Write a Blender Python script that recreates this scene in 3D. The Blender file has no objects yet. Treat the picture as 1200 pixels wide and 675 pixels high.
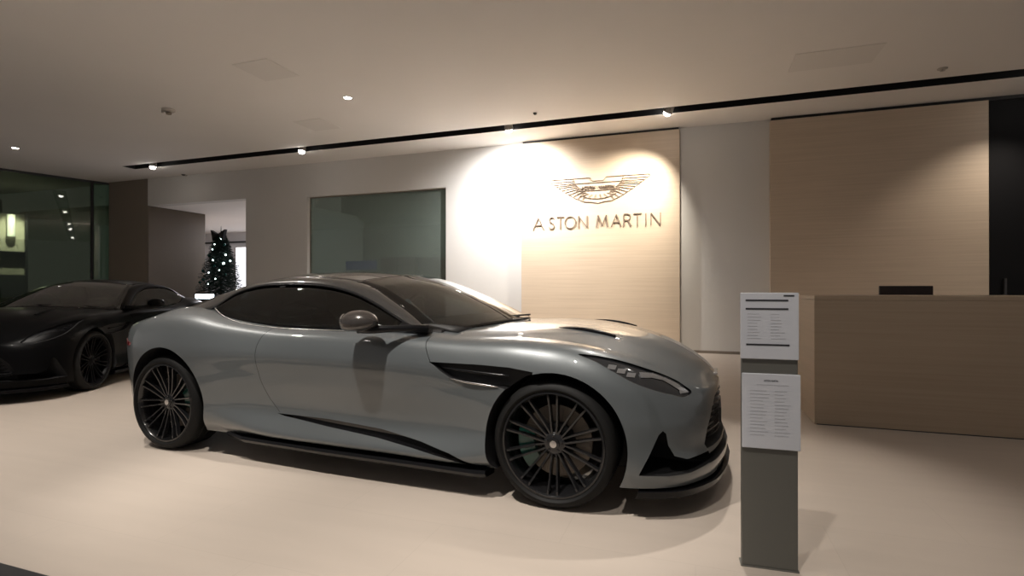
import bpy, bmesh, math, random
from mathutils import Vector, Matrix
random.seed(7)
SC = bpy.context.scene
COL = SC.collection

# ------------------------------------------------------------------ materials
def mat(name, color, rough=0.5, metal=0.0, coat=0.0, trans=0.0, emit=None, estr=0.0, ior=1.45, spec=0.5, noise=None, coat_rough=0.03):
    m = bpy.data.materials.new(name); m.use_nodes = True
    nt = m.node_tree; b = nt.nodes['Principled BSDF']
    b.inputs['Base Color'].default_value = (*color, 1)
    b.inputs['Roughness'].default_value = rough
    b.inputs['Metallic'].default_value = metal
    b.inputs['Coat Weight'].default_value = coat
    b.inputs['Coat Roughness'].default_value = coat_rough
    b.inputs['Transmission Weight'].default_value = trans
    b.inputs['IOR'].default_value = ior
    b.inputs['Specular IOR Level'].default_value = spec
    if emit:
        b.inputs['Emission Color'].default_value = (*emit, 1)
        b.inputs['Emission Strength'].default_value = estr
    if noise:   # (scale, amount, stretch xyz) small tonal variation of the thing's own colour
        sc, am, st = noise
        tc = nt.nodes.new('ShaderNodeTexCoord'); mp = nt.nodes.new('ShaderNodeMapping')
        mp.inputs['Scale'].default_value = st
        nz = nt.nodes.new('ShaderNodeTexNoise'); nz.inputs['Scale'].default_value = sc; nz.inputs['Detail'].default_value = 6
        mr = nt.nodes.new('ShaderNodeMapRange'); mr.inputs[3].default_value = 1 - am; mr.inputs[4].default_value = 1 + am
        mx = nt.nodes.new('ShaderNodeVectorMath'); mx.operation = 'SCALE'; mx.inputs[0].default_value = color
        nt.links.new(tc.outputs['Object'], mp.inputs[0]); nt.links.new(mp.outputs[0], nz.inputs['Vector'])
        nt.links.new(nz.outputs['Fac'], mr.inputs[0]); nt.links.new(mr.outputs[0], mx.inputs['Scale'])
        nt.links.new(mx.outputs[0], b.inputs['Base Color'])
    return m

M = {}
M['wall'] = mat('wall_paint', (.64, .625, .60), .75, noise=(1.5, .03, (1, 1, 1)))
M['ceil'] = mat('ceiling_paint', (.84, .81, .78), .8, noise=(.8, .03, (1, 1, 1)))
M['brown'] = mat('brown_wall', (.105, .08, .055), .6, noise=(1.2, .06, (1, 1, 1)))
M['column'] = mat('column_paint', (.22, .185, .15), .6)
M['black'] = mat('matt_black', (.008, .008, .009), .6)
M['gloss_black'] = mat('gloss_black', (.006, .006, .007), .08, coat=.6)
M['dark_glass'] = mat('dark_panel_glass', (.006, .006, .007), .6, spec=.15)
M['white_lit'] = mat('room_white', (.75, .74, .76), .7)
M['paint'] = mat('grey_car_paint', (.100, .112, .118), .36, metal=.25, coat=1.0, coat_rough=.02, noise=(900, .03, (1, 1, 1)))
M['black_paint'] = mat('black_car_paint', (.0025, .0025, .0028), .3, coat=.03, spec=.06)
M['roof'] = mat('roof_gloss_black', (.022, .021, .020), .18, coat=1.0)
M['rail'] = mat('gloss_rail', (.030, .029, .028), .24, coat=1.0)
M['rubber'] = mat('tyre_rubber', (.008, .008, .008), .6, spec=.2)
M['rim'] = mat('gloss_black_alloy', (.012, .012, .013), .25, metal=.3, coat=.5)
M['disc'] = mat('brake_disc_steel', (.15, .13, .11), .4, metal=.8)
M['caliper'] = mat('green_caliper', (.01, .10, .075), .3, coat=.6)
M['chrome'] = mat('satin_metal', (.62, .61, .6), .2, metal=1)
M['glassy'] = mat('tinted_car_glass', (.15, .17, .17), .0, trans=1.0, ior=1.5)
M['shield'] = mat('windscreen_glass', (.42, .46, .45), .0, trans=1.0, ior=1.75)
M['cabin'] = mat('dark_leather', (.012, .011, .011), .55)
M['lamp_house'] = mat('headlight_housing', (.02, .021, .023), .15, coat=1.0)
M['lamp_chrome'] = mat('headlight_reflector', (.55, .57, .6), .18, metal=.9)
M['mirror_cap'] = mat('bronze_grey_cap', (.045, .039, .036), .25, metal=.3, coat=1.0)
M['red_lens'] = mat('tail_light_lens', (.12, .005, .005), .12, coat=1)
M['carbon'] = mat('gloss_dark_trim', (.006, .006, .007), .22, coat=.05, spec=.25)
M['kiosk'] = mat('kiosk_grey_green', (.13, .128, .114), .45, noise=(2, .05, (1, 1, 1)))
M['card'] = mat('white_card', (.62, .64, .69), .5)
M['ink'] = mat('black_ink', (.03, .03, .035), .5)
M['pale_ink'] = mat('pale_ink', (.45, .46, .50), .5)
M['sign'] = mat('sign_metal', (.20, .15, .115), .5, metal=.1)
M['emit'] = mat('lamp_lens', (1, 1, 1), .5, emit=(1, .93, .85), estr=40)
M['white_plastic'] = mat('white_plastic', (.45, .42, .39), .5)
M['tree'] = mat('fir_needles', (.012, .028, .022), .7, noise=(6, .3, (1, 1, 1)))
M['bark'] = mat('tree_stem', (.04, .03, .02), .8)
M['ribbon'] = mat('dark_ribbon', (.012, .012, .014), .6)
M['fairy'] = mat('fairy_light', (1, 1, 1), .5, emit=(.80, 1, .97), estr=9)
M['screen'] = mat('lit_screen', (1, 1, 1), .5, emit=(.75, .9, 1), estr=14)
M['blue'] = mat('blue_board', (.05, .13, .55), .5)
M['cab'] = mat('dark_cabinet', (.035, .034, .038), .5)
M['monitor'] = mat('dark_brown_shell', (.028, .018, .016), .45)
M['skin_dark'] = mat('vent_paint', (.78, .75, .72), .8)
M['sticker'] = mat('blue_sticker', (.08, .26, .36), .5)

M['dark_trim'] = mat('dark_satin_trim', (.004, .004, .005), .35, spec=.1)
def wood(name, c1, c2, vert=False):
    m = bpy.data.materials.new(name); m.use_nodes = True; nt = m.node_tree; b = nt.nodes['Principled BSDF']
    tc = nt.nodes.new('ShaderNodeTexCoord'); mp = nt.nodes.new('ShaderNodeMapping')
    mp.inputs['Scale'].default_value = (.5, .5, 26)
    nz = nt.nodes.new('ShaderNodeTexNoise'); nz.inputs['Scale'].default_value = 1.6; nz.inputs['Detail'].default_value = 8; nz.inputs['Roughness'].default_value = .6
    n2 = nt.nodes.new('ShaderNodeTexNoise'); n2.inputs['Scale'].default_value = .7
    cr = nt.nodes.new('ShaderNodeValToRGB'); cr.color_ramp.elements[0].position = .3; cr.color_ramp.elements[1].position = .72
    cr.color_ramp.elements[0].color = (*c1, 1); cr.color_ramp.elements[1].color = (*c2, 1)
    mx = nt.nodes.new('ShaderNodeMix'); mx.data_type = 'FLOAT'; mx.inputs[0].default_value = .35
    nt.links.new(tc.outputs['Object'], mp.inputs[0]); nt.links.new(mp.outputs[0], nz.inputs['Vector']); nt.links.new(tc.outputs['Object'], n2.inputs['Vector'])
    nt.links.new(nz.outputs['Fac'], mx.inputs[2]); nt.links.new(n2.outputs['Fac'], mx.inputs[3])
    nt.links.new(mx.outputs[0], cr.inputs[0]); nt.links.new(cr.outputs[0], b.inputs['Base Color'])
    b.inputs['Roughness'].default_value = .5
    return m
M['oak'] = wood('pale_oak_veneer', (.50, .40, .30), (.62, .51, .39))
M['oak_dark'] = wood('counter_oak_veneer', (.34, .262, .188), (.42, .33, .24))

def floor_mat():
    m = bpy.data.materials.new('beige_floor_tile'); m.use_nodes = True; nt = m.node_tree; b = nt.nodes['Principled BSDF']
    tc = nt.nodes.new('ShaderNodeTexCoord')
    br = nt.nodes.new('ShaderNodeTexBrick'); br.inputs['Scale'].default_value = 1; br.inputs['Brick Width'].default_value = 1.2; br.inputs['Row Height'].default_value = .6
    br.inputs['Mortar Size'].default_value = .0025; br.offset = .5
    br.inputs['Color1'].default_value = (.46, .40, .345, 1); br.inputs['Color2'].default_value = (.47, .408, .352, 1); br.inputs['Mortar'].default_value = (.435, .378, .325, 1)
    mp = nt.nodes.new('ShaderNodeMapping'); mp.inputs['Scale'].default_value = (.4, 3, 1)
    nz = nt.nodes.new('ShaderNodeTexNoise'); nz.inputs['Scale'].default_value = 3; nz.inputs['Detail'].default_value = 6
    mr = nt.nodes.new('ShaderNodeMapRange'); mr.inputs[3].default_value = .93; mr.inputs[4].default_value = 1.06
    vm = nt.nodes.new('ShaderNodeVectorMath'); vm.operation = 'SCALE'
    nt.links.new(tc.outputs['Object'], br.inputs['Vector']); nt.links.new(tc.outputs['Object'], mp.inputs[0]); nt.links.new(mp.outputs[0], nz.inputs['Vector'])
    nt.links.new(nz.outputs['Fac'], mr.inputs[0]); nt.links.new(br.outputs['Color'], vm.inputs[0]); nt.links.new(mr.outputs[0], vm.inputs['Scale'])
    nt.links.new(vm.outputs[0], b.inputs['Base Color'])
    b.inputs['Roughness'].default_value = .36
    b.inputs['Specular IOR Level'].default_value = .4
    return m
M['floor'] = floor_mat()

def pane_mat(name, tint, density, dif=(.16, .18, .165)):
    m = bpy.data.materials.new(name); m.use_nodes = True; nt = m.node_tree
    for n in list(nt.nodes): nt.nodes.remove(n)
    out = nt.nodes.new('ShaderNodeOutputMaterial'); g = nt.nodes.new('ShaderNodeBsdfGlossy'); g.inputs['Roughness'].default_value = .02
    t = nt.nodes.new('ShaderNodeBsdfTransparent'); t.inputs[0].default_value = (*tint, 1)
    d = nt.nodes.new('ShaderNodeBsdfDiffuse'); d.inputs[0].default_value = (*dif, 1)
    m1 = nt.nodes.new('ShaderNodeMixShader'); m1.inputs[0].default_value = density
    m2 = nt.nodes.new('ShaderNodeMixShader'); fr = nt.nodes.new('ShaderNodeFresnel'); fr.inputs[0].default_value = 1.45
    nt.links.new(t.outputs[0], m1.inputs[1]); nt.links.new(d.outputs[0], m1.inputs[2])
    nt.links.new(fr.outputs[0], m2.inputs[0]); nt.links.new(m1.outputs[0], m2.inputs[1]); nt.links.new(g.outputs[0], m2.inputs[2])
    nt.links.new(m2.outputs[0], out.inputs[0])
    return m
M['green_pane'] = pane_mat('green_partition_glass', (.42, .47, .40), .34, (.045, .085, .058))
M['grey_pane'] = pane_mat('grey_office_glass', (.60, .66, .61), .42, (.26, .30, .27))

# ------------------------------------------------------------------ helpers
def mesh_obj(name, verts, faces, m=None, parent=None, smooth=False, sharp=None):
    me = bpy.data.meshes.new(name); me.from_pydata([tuple(v) for v in verts], [], faces); me.update()
    return finish(name, me, m, parent, smooth, sharp)
def finish(name, me, m, parent, smooth=False, sharp=None):
    if m is not None:
        for x in (m if isinstance(m, (list, tuple)) else [m]): me.materials.append(x)
    if smooth:
        for p in me.polygons: p.use_smooth = True
        if sharp: me.set_sharp_from_angle(angle=math.radians(sharp))
    o = bpy.data.objects.new(name, me); COL.objects.link(o)
    if parent is not None: o.parent = parent
    return o
def bm_obj(name, bm, m, parent=None, smooth=False, sharp=None):
    bmesh.ops.recalc_face_normals(bm, faces=bm.faces[:])
    me = bpy.data.meshes.new(name); bm.to_mesh(me); bm.free()
    return finish(name, me, m, parent, smooth, sharp)
def add_box(bm, x0, x1, y0, y1, z0, z1, bevel=0, mi=0):
    r = bmesh.ops.create_cube(bm, size=1)
    for v in r['verts']:
        v.co = Vector(((x0 + x1) / 2 + v.co.x * (x1 - x0), (y0 + y1) / 2 + v.co.y * (y1 - y0), (z0 + z1) / 2 + v.co.z * (z1 - z0)))
    if bevel:
        es = list({e for v in r['verts'] for e in v.link_edges})
        bmesh.ops.bevel(bm, geom=es, offset=bevel, segments=2, affect='EDGES', profile=.5)
def box(name, x0, x1, y0, y1, z0, z1, m, parent=None, bevel=0):
    bm = bmesh.new(); add_box(bm, x0, x1, y0, y1, z0, z1, bevel); return bm_obj(name, bm, m, parent)
def add_bar(bm, p, q, w, h, up=(0, 0, 1)):
    p, q = Vector(p), Vector(q); d = (q - p).normalized(); u = Vector(up); s = d.cross(u).normalized(); u = s.cross(d).normalized()
    vs = []
    for e in (p, q):
        for a, b in ((-1, -1), (1, -1), (1, 1), (-1, 1)): vs.append(bm.verts.new(e + s * a * w / 2 + u * b * h / 2))
    for f in ((0, 1, 2, 3), (7, 6, 5, 4), (0, 4, 5, 1), (1, 5, 6, 2), (2, 6, 7, 3), (3, 7, 4, 0)): bm.faces.new([vs[i] for i in f])
def add_lathe(bm, prof, axis='Z', n=32, c=(0, 0, 0), closed=False):
    rings = []
    for r, h in prof:
        ring = []
        for i in range(n):
            a = 2 * math.pi * i / n
            if axis == 'Z': p = (r * math.cos(a), r * math.sin(a), h)
            elif axis == 'Y': p = (r * math.cos(a), h, r * math.sin(a))
            else: p = (h, r * math.cos(a), r * math.sin(a))
            ring.append(bm.verts.new(Vector(p) + Vector(c)))
        rings.append(ring)
    k = len(rings)
    for j in range(k if closed else k - 1):
        a, b = rings[j], rings[(j + 1) % k]
        for i in range(n): bm.faces.new((a[i], a[(i + 1) % n], b[(i + 1) % n], b[i]))
    if not closed:
        for ring in (rings[0], rings[-1]):
            if (ring[0].co - ring[n // 2].co).length > 1e-4: bm.faces.new(ring)
def add_tube(bm, pts, r, n=8):
    pts = [Vector(p) for p in pts]; rings = []
    for i, p in enumerate(pts):
        d = (pts[min(i + 1, len(pts) - 1)] - pts[max(i - 1, 0)]).normalized()
        u = Vector((0, 0, 1)) if abs(d.z) < .95 else Vector((1, 0, 0))
        s = d.cross(u).normalized(); u = s.cross(d)
        rr = r[i] if isinstance(r, (list, tuple)) else r
        rings.append([bm.verts.new(p + (s * math.cos(2 * math.pi * k / n) + u * math.sin(2 * math.pi * k / n)) * rr) for k in range(n)])
    for a, b in zip(rings, rings[1:]):
        for k in range(n): bm.faces.new((a[k], a[(k + 1) % n], b[(k + 1) % n], b[k]))
    bm.faces.new(rings[0]); bm.faces.new(rings[-1])
def empty(name, loc=(0, 0, 0), rz=0):
    o = bpy.data.objects.new(name, None); COL.objects.link(o); o.location = loc; o.rotation_euler = (0, 0, rz); o.empty_display_size = .1
    return o
def tag(o, label, cat, group=None, kind=None):
    o['label'] = label; o['category'] = cat
    if group: o['group'] = group
    if kind: o['kind'] = kind
    return o
def struct(o): o['kind'] = 'structure'; return o

# pick a world point on a given plane along a view direction measured in the photo
TH = math.atan(620 / 1790.); CT, ST = math.cos(TH), math.sin(TH); CAMZ = 1.18
def onY(px, py, Y):
    u = (px - 600) / 620; v = (339 - py) / 620
    rx, ry = -ST + CT * u, CT + ST * u
    t = Y / ry
    return Vector((rx * t, Y, CAMZ + v * t))

# spline tools
def cr(pts, t):
    """centripetal-like Catmull-Rom through pts, t in [0, n-1]"""
    n = len(pts); i = min(int(t), n - 2); f = t - i
    p1, p2 = pts[i], pts[i + 1]
    p0 = pts[i - 1] if i > 0 else p1 + (p1 - p2)
    p3 = pts[i + 2] if i + 2 < n else p2 + (p2 - p1)
    d1 = (p2 - p1).length + 1e-6; d0 = (p1 - p0).length + 1e-6; d2 = (p3 - p2).length + 1e-6
    # non-uniform tangents
    m1 = ((p2 - p1) / d1 * d0 + (p1 - p0) / d0 * d1) / (d0 + d1) * d1
    m2 = ((p3 - p2) / d2 * d1 + (p2 - p1) / d1 * d2) / (d1 + d2) * d1
    f2, f3 = f * f, f * f * f
    return p1 * (2 * f3 - 3 * f2 + 1) + m1 * (f3 - 2 * f2 + f) + p2 * (-2 * f3 + 3 * f2) + m2 * (f3 - f2)
def curve(pts, n, t0=0, t1=None):
    pts = [Vector(p) for p in pts]
    if t1 is None: t1 = len(pts) - 1
    return [cr(pts, t0 + (t1 - t0) * i / (n - 1)) for i in range(n)]
def grid_faces(nu, nv, off=0, flip=False):
    fs = []
    for i in range(nu - 1):
        for j in range(nv - 1):
            a = off + i * nv + j; q = (a, a + 1, a + nv + 1, a + nv)
            fs.append(q[::-1] if flip else q)
    return fs

def boolean(o, cutter, op='DIFFERENCE'):
    md = o.modifiers.new('b', 'BOOLEAN'); md.operation = op; md.solver = 'EXACT'; md.object = cutter
    try: md.material_mode = 'TRANSFER'
    except Exception: pass
    bpy.context.view_layer.update()
    dg = bpy.context.evaluated_depsgraph_get()
    me = bpy.data.meshes.new_from_object(o.evaluated_get(dg), preserve_all_data_layers=True, depsgraph=dg)
    o.modifiers.remove(md); o.data = me
    bpy.data.objects.remove(cutter)
def prism_y(pts, y0, y1, m):
    """closed prism: outline in (x, z), extruded from y0 to y1"""
    n = len(pts)
    vs = [(x, y0, z) for x, z in pts] + [(x, y1, z) for x, z in pts]
    fs = [tuple(range(n)), tuple(range(2 * n - 1, n - 1, -1))] + [(i, i + n, (i + 1) % n + n, (i + 1) % n) for i in range(n)]
    o = mesh_obj('cutter', vs, fs, m)
    bm = bmesh.new(); bm.from_mesh(o.data); bmesh.ops.recalc_face_normals(bm, faces=bm.faces[:]); bmesh.ops.triangulate(bm, faces=[f for f in bm.faces if len(f.verts) > 4]); bm.to_mesh(o.data); bm.free()
    return o
def prism_x(pts, x0, x1, m):
    n = len(pts)
    vs = [(x0, y, z) for y, z in pts] + [(x1, y, z) for y, z in pts]
    fs = [tuple(range(n)), tuple(range(2 * n - 1, n - 1, -1))] + [(i, i + n, (i + 1) % n + n, (i + 1) % n) for i in range(n)]
    o = mesh_obj('cutter', vs, fs, m)
    bm = bmesh.new(); bm.from_mesh(o.data); bmesh.ops.recalc_face_normals(bm, faces=bm.faces[:]); bmesh.ops.triangulate(bm, faces=[f for f in bm.faces if len(f.verts) > 4]); bm.to_mesh(o.data); bm.free()
    return o
def smooth2(pts, n=6, closed=True):
    """smooth 2D outline through pts"""
    P = [Vector((a, b, 0)) for a, b in pts]; k = len(P); out = []
    for i in range(k):
        p0, p1, p2, p3 = P[i - 1], P[i], P[(i + 1) % k], P[(i + 2) % k]
        for s in range(n):
            q = cr([p0, p1, p2, p3], 1 + s / n); out.append((q.x, q.y))
    return out
def band(line, w):
    """thin closed band around a 2D polyline"""
    L = [Vector((a, b)) for a, b in line]; A, B = [], []
    for i, p in enumerate(L):
        d = (L[min(i + 1, len(L) - 1)] - L[max(i - 1, 0)]).normalized(); nrm = Vector((-d.y, d.x)) * w / 2
        A.append(tuple(p + nrm)); B.append(tuple(p - nrm))
    return A + B[::-1]

# ------------------------------------------------------------------ the car (local frame: x forward, origin under front axle, y left)
# stations tail centre -> side -> nose centre; rows bottom -> side -> shoulder -> bonnet/deck centre
ROWS = [
 # each station: list of 9 (x,y,z)
 [(-3.58,0,.20),(-3.64,0,.30),(-3.66,0,.45),(-3.68,0,.62),(-3.72,0,.78),(-3.76,0,.90),(-3.75,0,.925),(-3.75,0,.925),(-3.75,0,.925)],
 [(-3.56,.42,.20),(-3.62,.43,.30),(-3.64,.44,.45),(-3.66,.45,.62),(-3.70,.44,.78),(-3.735,.42,.895),(-3.715,.32,.925),(-3.71,.17,.93),(-3.71,0,.93)],
 [(-3.46,.74,.20),(-3.52,.76,.30),(-3.54,.775,.45),(-3.56,.785,.62),(-3.585,.775,.78),(-3.60,.73,.885),(-3.57,.60,.935),(-3.56,.32,.95),(-3.56,0,.95)],
 [(-3.30,.85,.20),(-3.34,.875,.30),(-3.35,.89,.45),(-3.36,.895,.62),(-3.37,.885,.78),(-3.38,.83,.91),(-3.36,.68,.975),(-3.34,.38,.985),(-3.34,0,.985)],
 [(-3.08,.88,.19),(-3.10,.92,.28),(-3.10,.935,.43),(-3.10,.945,.62),(-3.10,.935,.79),(-3.10,.875,.945),(-3.10,.725,1.028),(-3.10,.40,1.02),(-3.10,0,1.02)],
 [(-2.80,.89,.18),(-2.80,.935,.26),(-2.80,.955,.41),(-2.80,.965,.62),(-2.80,.955,.80),(-2.80,.895,.945),(-2.80,.755,1.02),(-2.80,.40,1.01),(-2.80,0,1.01)],
 [(-2.42,.87,.17),(-2.42,.93,.25),(-2.42,.93,.38),(-2.42,.948,.61),(-2.42,.95,.78),(-2.42,.895,.905),(-2.42,.795,.957),(-2.42,.42,.96),(-2.42,0,.96)],
 [(-2.00,.85,.165),(-2.00,.945,.215),(-2.00,.90,.35),(-2.00,.925,.60),(-2.00,.94,.765),(-2.00,.895,.875),(-2.00,.82,.918),(-2.00,.45,.92),(-2.00,0,.92)],
 [(-1.50,.85,.165),(-1.50,.955,.212),(-1.50,.888,.34),(-1.50,.918,.60),(-1.50,.935,.76),(-1.50,.895,.87),(-1.50,.828,.912),(-1.50,.45,.915),(-1.50,0,.915)],
 [(-1.00,.85,.165),(-1.00,.955,.21),(-1.00,.888,.33),(-1.00,.918,.59),(-1.00,.935,.755),(-1.00,.89,.87),(-1.00,.815,.915),(-1.00,.45,.92),(-1.00,0,.925)],
 [(-.55,.86,.165),(-.55,.95,.20),(-.55,.915,.36),(-.55,.93,.59),(-.55,.935,.75),(-.55,.875,.862),(-.55,.74,.900),(-.55,.42,.942),(-.55,0,.962)],
 [(-.18,.88,.165),(-.18,.93,.23),(-.18,.95,.40),(-.18,.955,.59),(-.18,.948,.745),(-.18,.88,.865),(-.18,.72,.902),(-.18,.41,.952),(-.18,0,.966)],
 [(.15,.90,.165),(.15,.935,.23),(.15,.955,.39),(.15,.955,.575),(.15,.94,.73),(.15,.865,.84),(.15,.70,.872),(.15,.40,.925),(.15,0,.944)],
 [(.42,.90,.165),(.42,.915,.23),(.42,.915,.37),(.42,.905,.53),(.42,.875,.67),(.42,.79,.765),(.42,.64,.805),(.42,.37,.862),(.42,0,.884)],
 [(.625,.80,.165),(.64,.81,.23),(.62,.80,.35),(.615,.79,.49),(.61,.755,.60),(.60,.68,.68),(.60,.56,.725),(.60,.32,.79),(.60,0,.812)],
 [(.77,.60,.165),(.785,.605,.23),(.76,.605,.33),(.755,.60,.45),(.752,.58,.545),(.745,.53,.615),(.735,.44,.655),(.735,.25,.71),(.735,0,.728)],
 [(.85,.30,.165),(.865,.305,.225),(.835,.31,.32),(.83,.31,.43),(.828,.30,.53),(.815,.28,.605),(.805,.23,.63),(.805,.13,.655),(.805,0,.662)],
 [(.875,0,.165),(.89,0,.225),(.86,0,.32),(.855,0,.43),(.85,0,.53),(.838,0,.615),(.838,0,.615),(.838,0,.615),(.838,0,.615)],
]
def body_surface(NU=150, NV=80, off=0.0):
    """tensor spline of the control table: half body, mirrored and closed below"""
    st = [[Vector(p) for p in row] for row in ROWS]
    nr = 9
    rowsU = []
    for j in range(nr): rowsU.append(curve([s[j] for s in st], NU))
    V = []
    for i in range(NU):
        col = [rowsU[j][i] for j in range(nr)]
        V.append(curve(col, NV))
    # force centre lines on y = 0
    for i in range(NU):
        V[i][NV - 1].y = 0
        for j in range(NV): V[i][j].y = max(V[i][j].y, 0)
    for j in range(NV): V[0][j].y = 0; V[NU - 1][j].y = 0
    verts, faces = [], []
    for s in (1, -1):
        o = len(verts)
        verts += [(p.x, s * p.y, p.z) for c_ in V for p in c_]
        faces += grid_faces(NU, NV, o, flip=(s < 0))
        # belly
        b = len(verts)
        verts += [(V[i][0].x, 0, V[i][0].z) for i in range(NU)]
        for i in range(NU - 1):
            q = (o + i * NV, o + (i + 1) * NV, b + i + 1, b + i); faces.append(q if s > 0 else q[::-1])
    me = bpy.data.meshes.new('body'); me.from_pydata(verts, [], faces)
    bm = bmesh.new(); bm.from_mesh(me)
    bmesh.ops.remove_doubles(bm, verts=bm.verts[:], dist=1e-4)
    bmesh.ops.dissolve_degenerate(bm, edges=bm.edges[:], dist=1e-5)
    bmesh.ops.recalc_face_normals(bm, faces=bm.faces[:])
    if off:
        bm.normal_update()
        nn = [v.normal.copy() for v in bm.verts]
        for v, n in zip(bm.verts, nn): v.co += n * off
    bm.to_mesh(me); bm.free()
    return me
def temp_body(m, off):
    me = body_surface(off=off); me.materials.append(m)
    o = bpy.data.objects.new('part', me); COL.objects.link(o); return o
def chunk(name, off, cutters, m, parent, depth=None, sharp=35):
    """piece of the (offset) body skin inside a prism"""
    o = temp_body(m, off); o.name = name
    cs = cutters if isinstance(cutters, list) else [cutters]
    for c_ in cs: boolean(o, c_, 'INTERSECT')
    me = o.data
    for p in me.polygons: p.use_smooth = True; p.material_index = 0
    me.materials.clear(); me.materials.append(m)
    me.set_sharp_from_angle(angle=math.radians(sharp))
    o.name = name; o.parent = parent
    return o

def crown(name, edge, cen, m, parent, nu=40, nw=25, thick=.006, flip=False):
    E, C_ = curve(edge, nu), curve(cen, nu)
    top, bot = [], []
    for i in range(nu):
        for k in range(nw):
            w = -1 + 2 * k / (nw - 1); w2 = abs(w) ** 2.2
            e, c_ = E[i], C_[i]
            top.append(Vector((c_.x + (e.x - c_.x) * w2, e.y * w, c_.z + (e.z - c_.z) * w2)))
    return shell(name, top, nu, nw, m, parent, thick)
def shell(name, pts, nu, nv, m, parent, thick):
    """grid of points -> closed thin shell, thickness towards the inside"""
    me = bpy.data.meshes.new(name); me.from_pydata([tuple(p) for p in pts], [], grid_faces(nu, nv)); 
    bm = bmesh.new(); bm.from_mesh(me); bm.normal_update()
    cx = sum((v.co for v in bm.verts), Vector()) / len(bm.verts)
    mid = bm.faces[:][len(bm.faces) // 2] if False else None
    s = sum(f.normal.dot(f.calc_center_median() - Vector((-1.8, 0, .7))) * f.calc_area() for f in bm.faces)
    if s < 0: bmesh.ops.reverse_faces(bm, faces=bm.faces[:]); bm.normal_update()
    bm.to_mesh(me); bm.free()
    o = finish(name, me, m, parent, True, 40)
    md = o.modifiers.new('thickness', 'SOLIDIFY'); md.thickness = thick; md.offset = -1
    return o

EDGE = [(-.80,.775,.906),(-1.0,.70,1.02),(-1.2,.635,1.115),(-1.36,.585,1.185),(-1.55,.54,1.235),(-1.8,.52,1.262),(-2.1,.51,1.268),(-2.4,.51,1.245),(-2.65,.52,1.195),(-2.95,.53,1.115),(-3.22,.535,1.03),(-3.38,.535,.985)]
TOPW = [(-.90,.81,.932),(-1.10,.75,1.012),(-1.3,.69,1.092),(-1.48,.65,1.152),(-1.68,.62,1.195),(-1.9,.605,1.217),(-2.15,.60,1.22),(-2.4,.61,1.202),(-2.58,.645,1.145),(-2.70,.70,1.055),(-2.95,.72,1.01),(-3.2,.70,.98)]
BELT = [(-.90,.822,.918),(-1.1,.828,.912),(-1.3,.832,.908),(-1.48,.834,.906),(-1.68,.833,.906),(-1.9,.829,.908),(-2.15,.818,.918),(-2.4,.80,.945),(-2.58,.765,.99),(-2.70,.72,1.035)]
CEN_W = [(-.50,0,.965),(-.72,0,1.075),(-.93,0,1.165),(-1.12,0,1.235),(-1.34,0,1.288)]
CEN_R = [(-1.34,0,1.288),(-1.66,0,1.318),(-2.04,0,1.325),(-2.38,0,1.302),(-2.62,0,1.26)]
CEN_B = [(-2.62,0,1.26),(-2.97,0,1.165),(-3.27,0,1.06),(-3.45,0,.985)]

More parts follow.
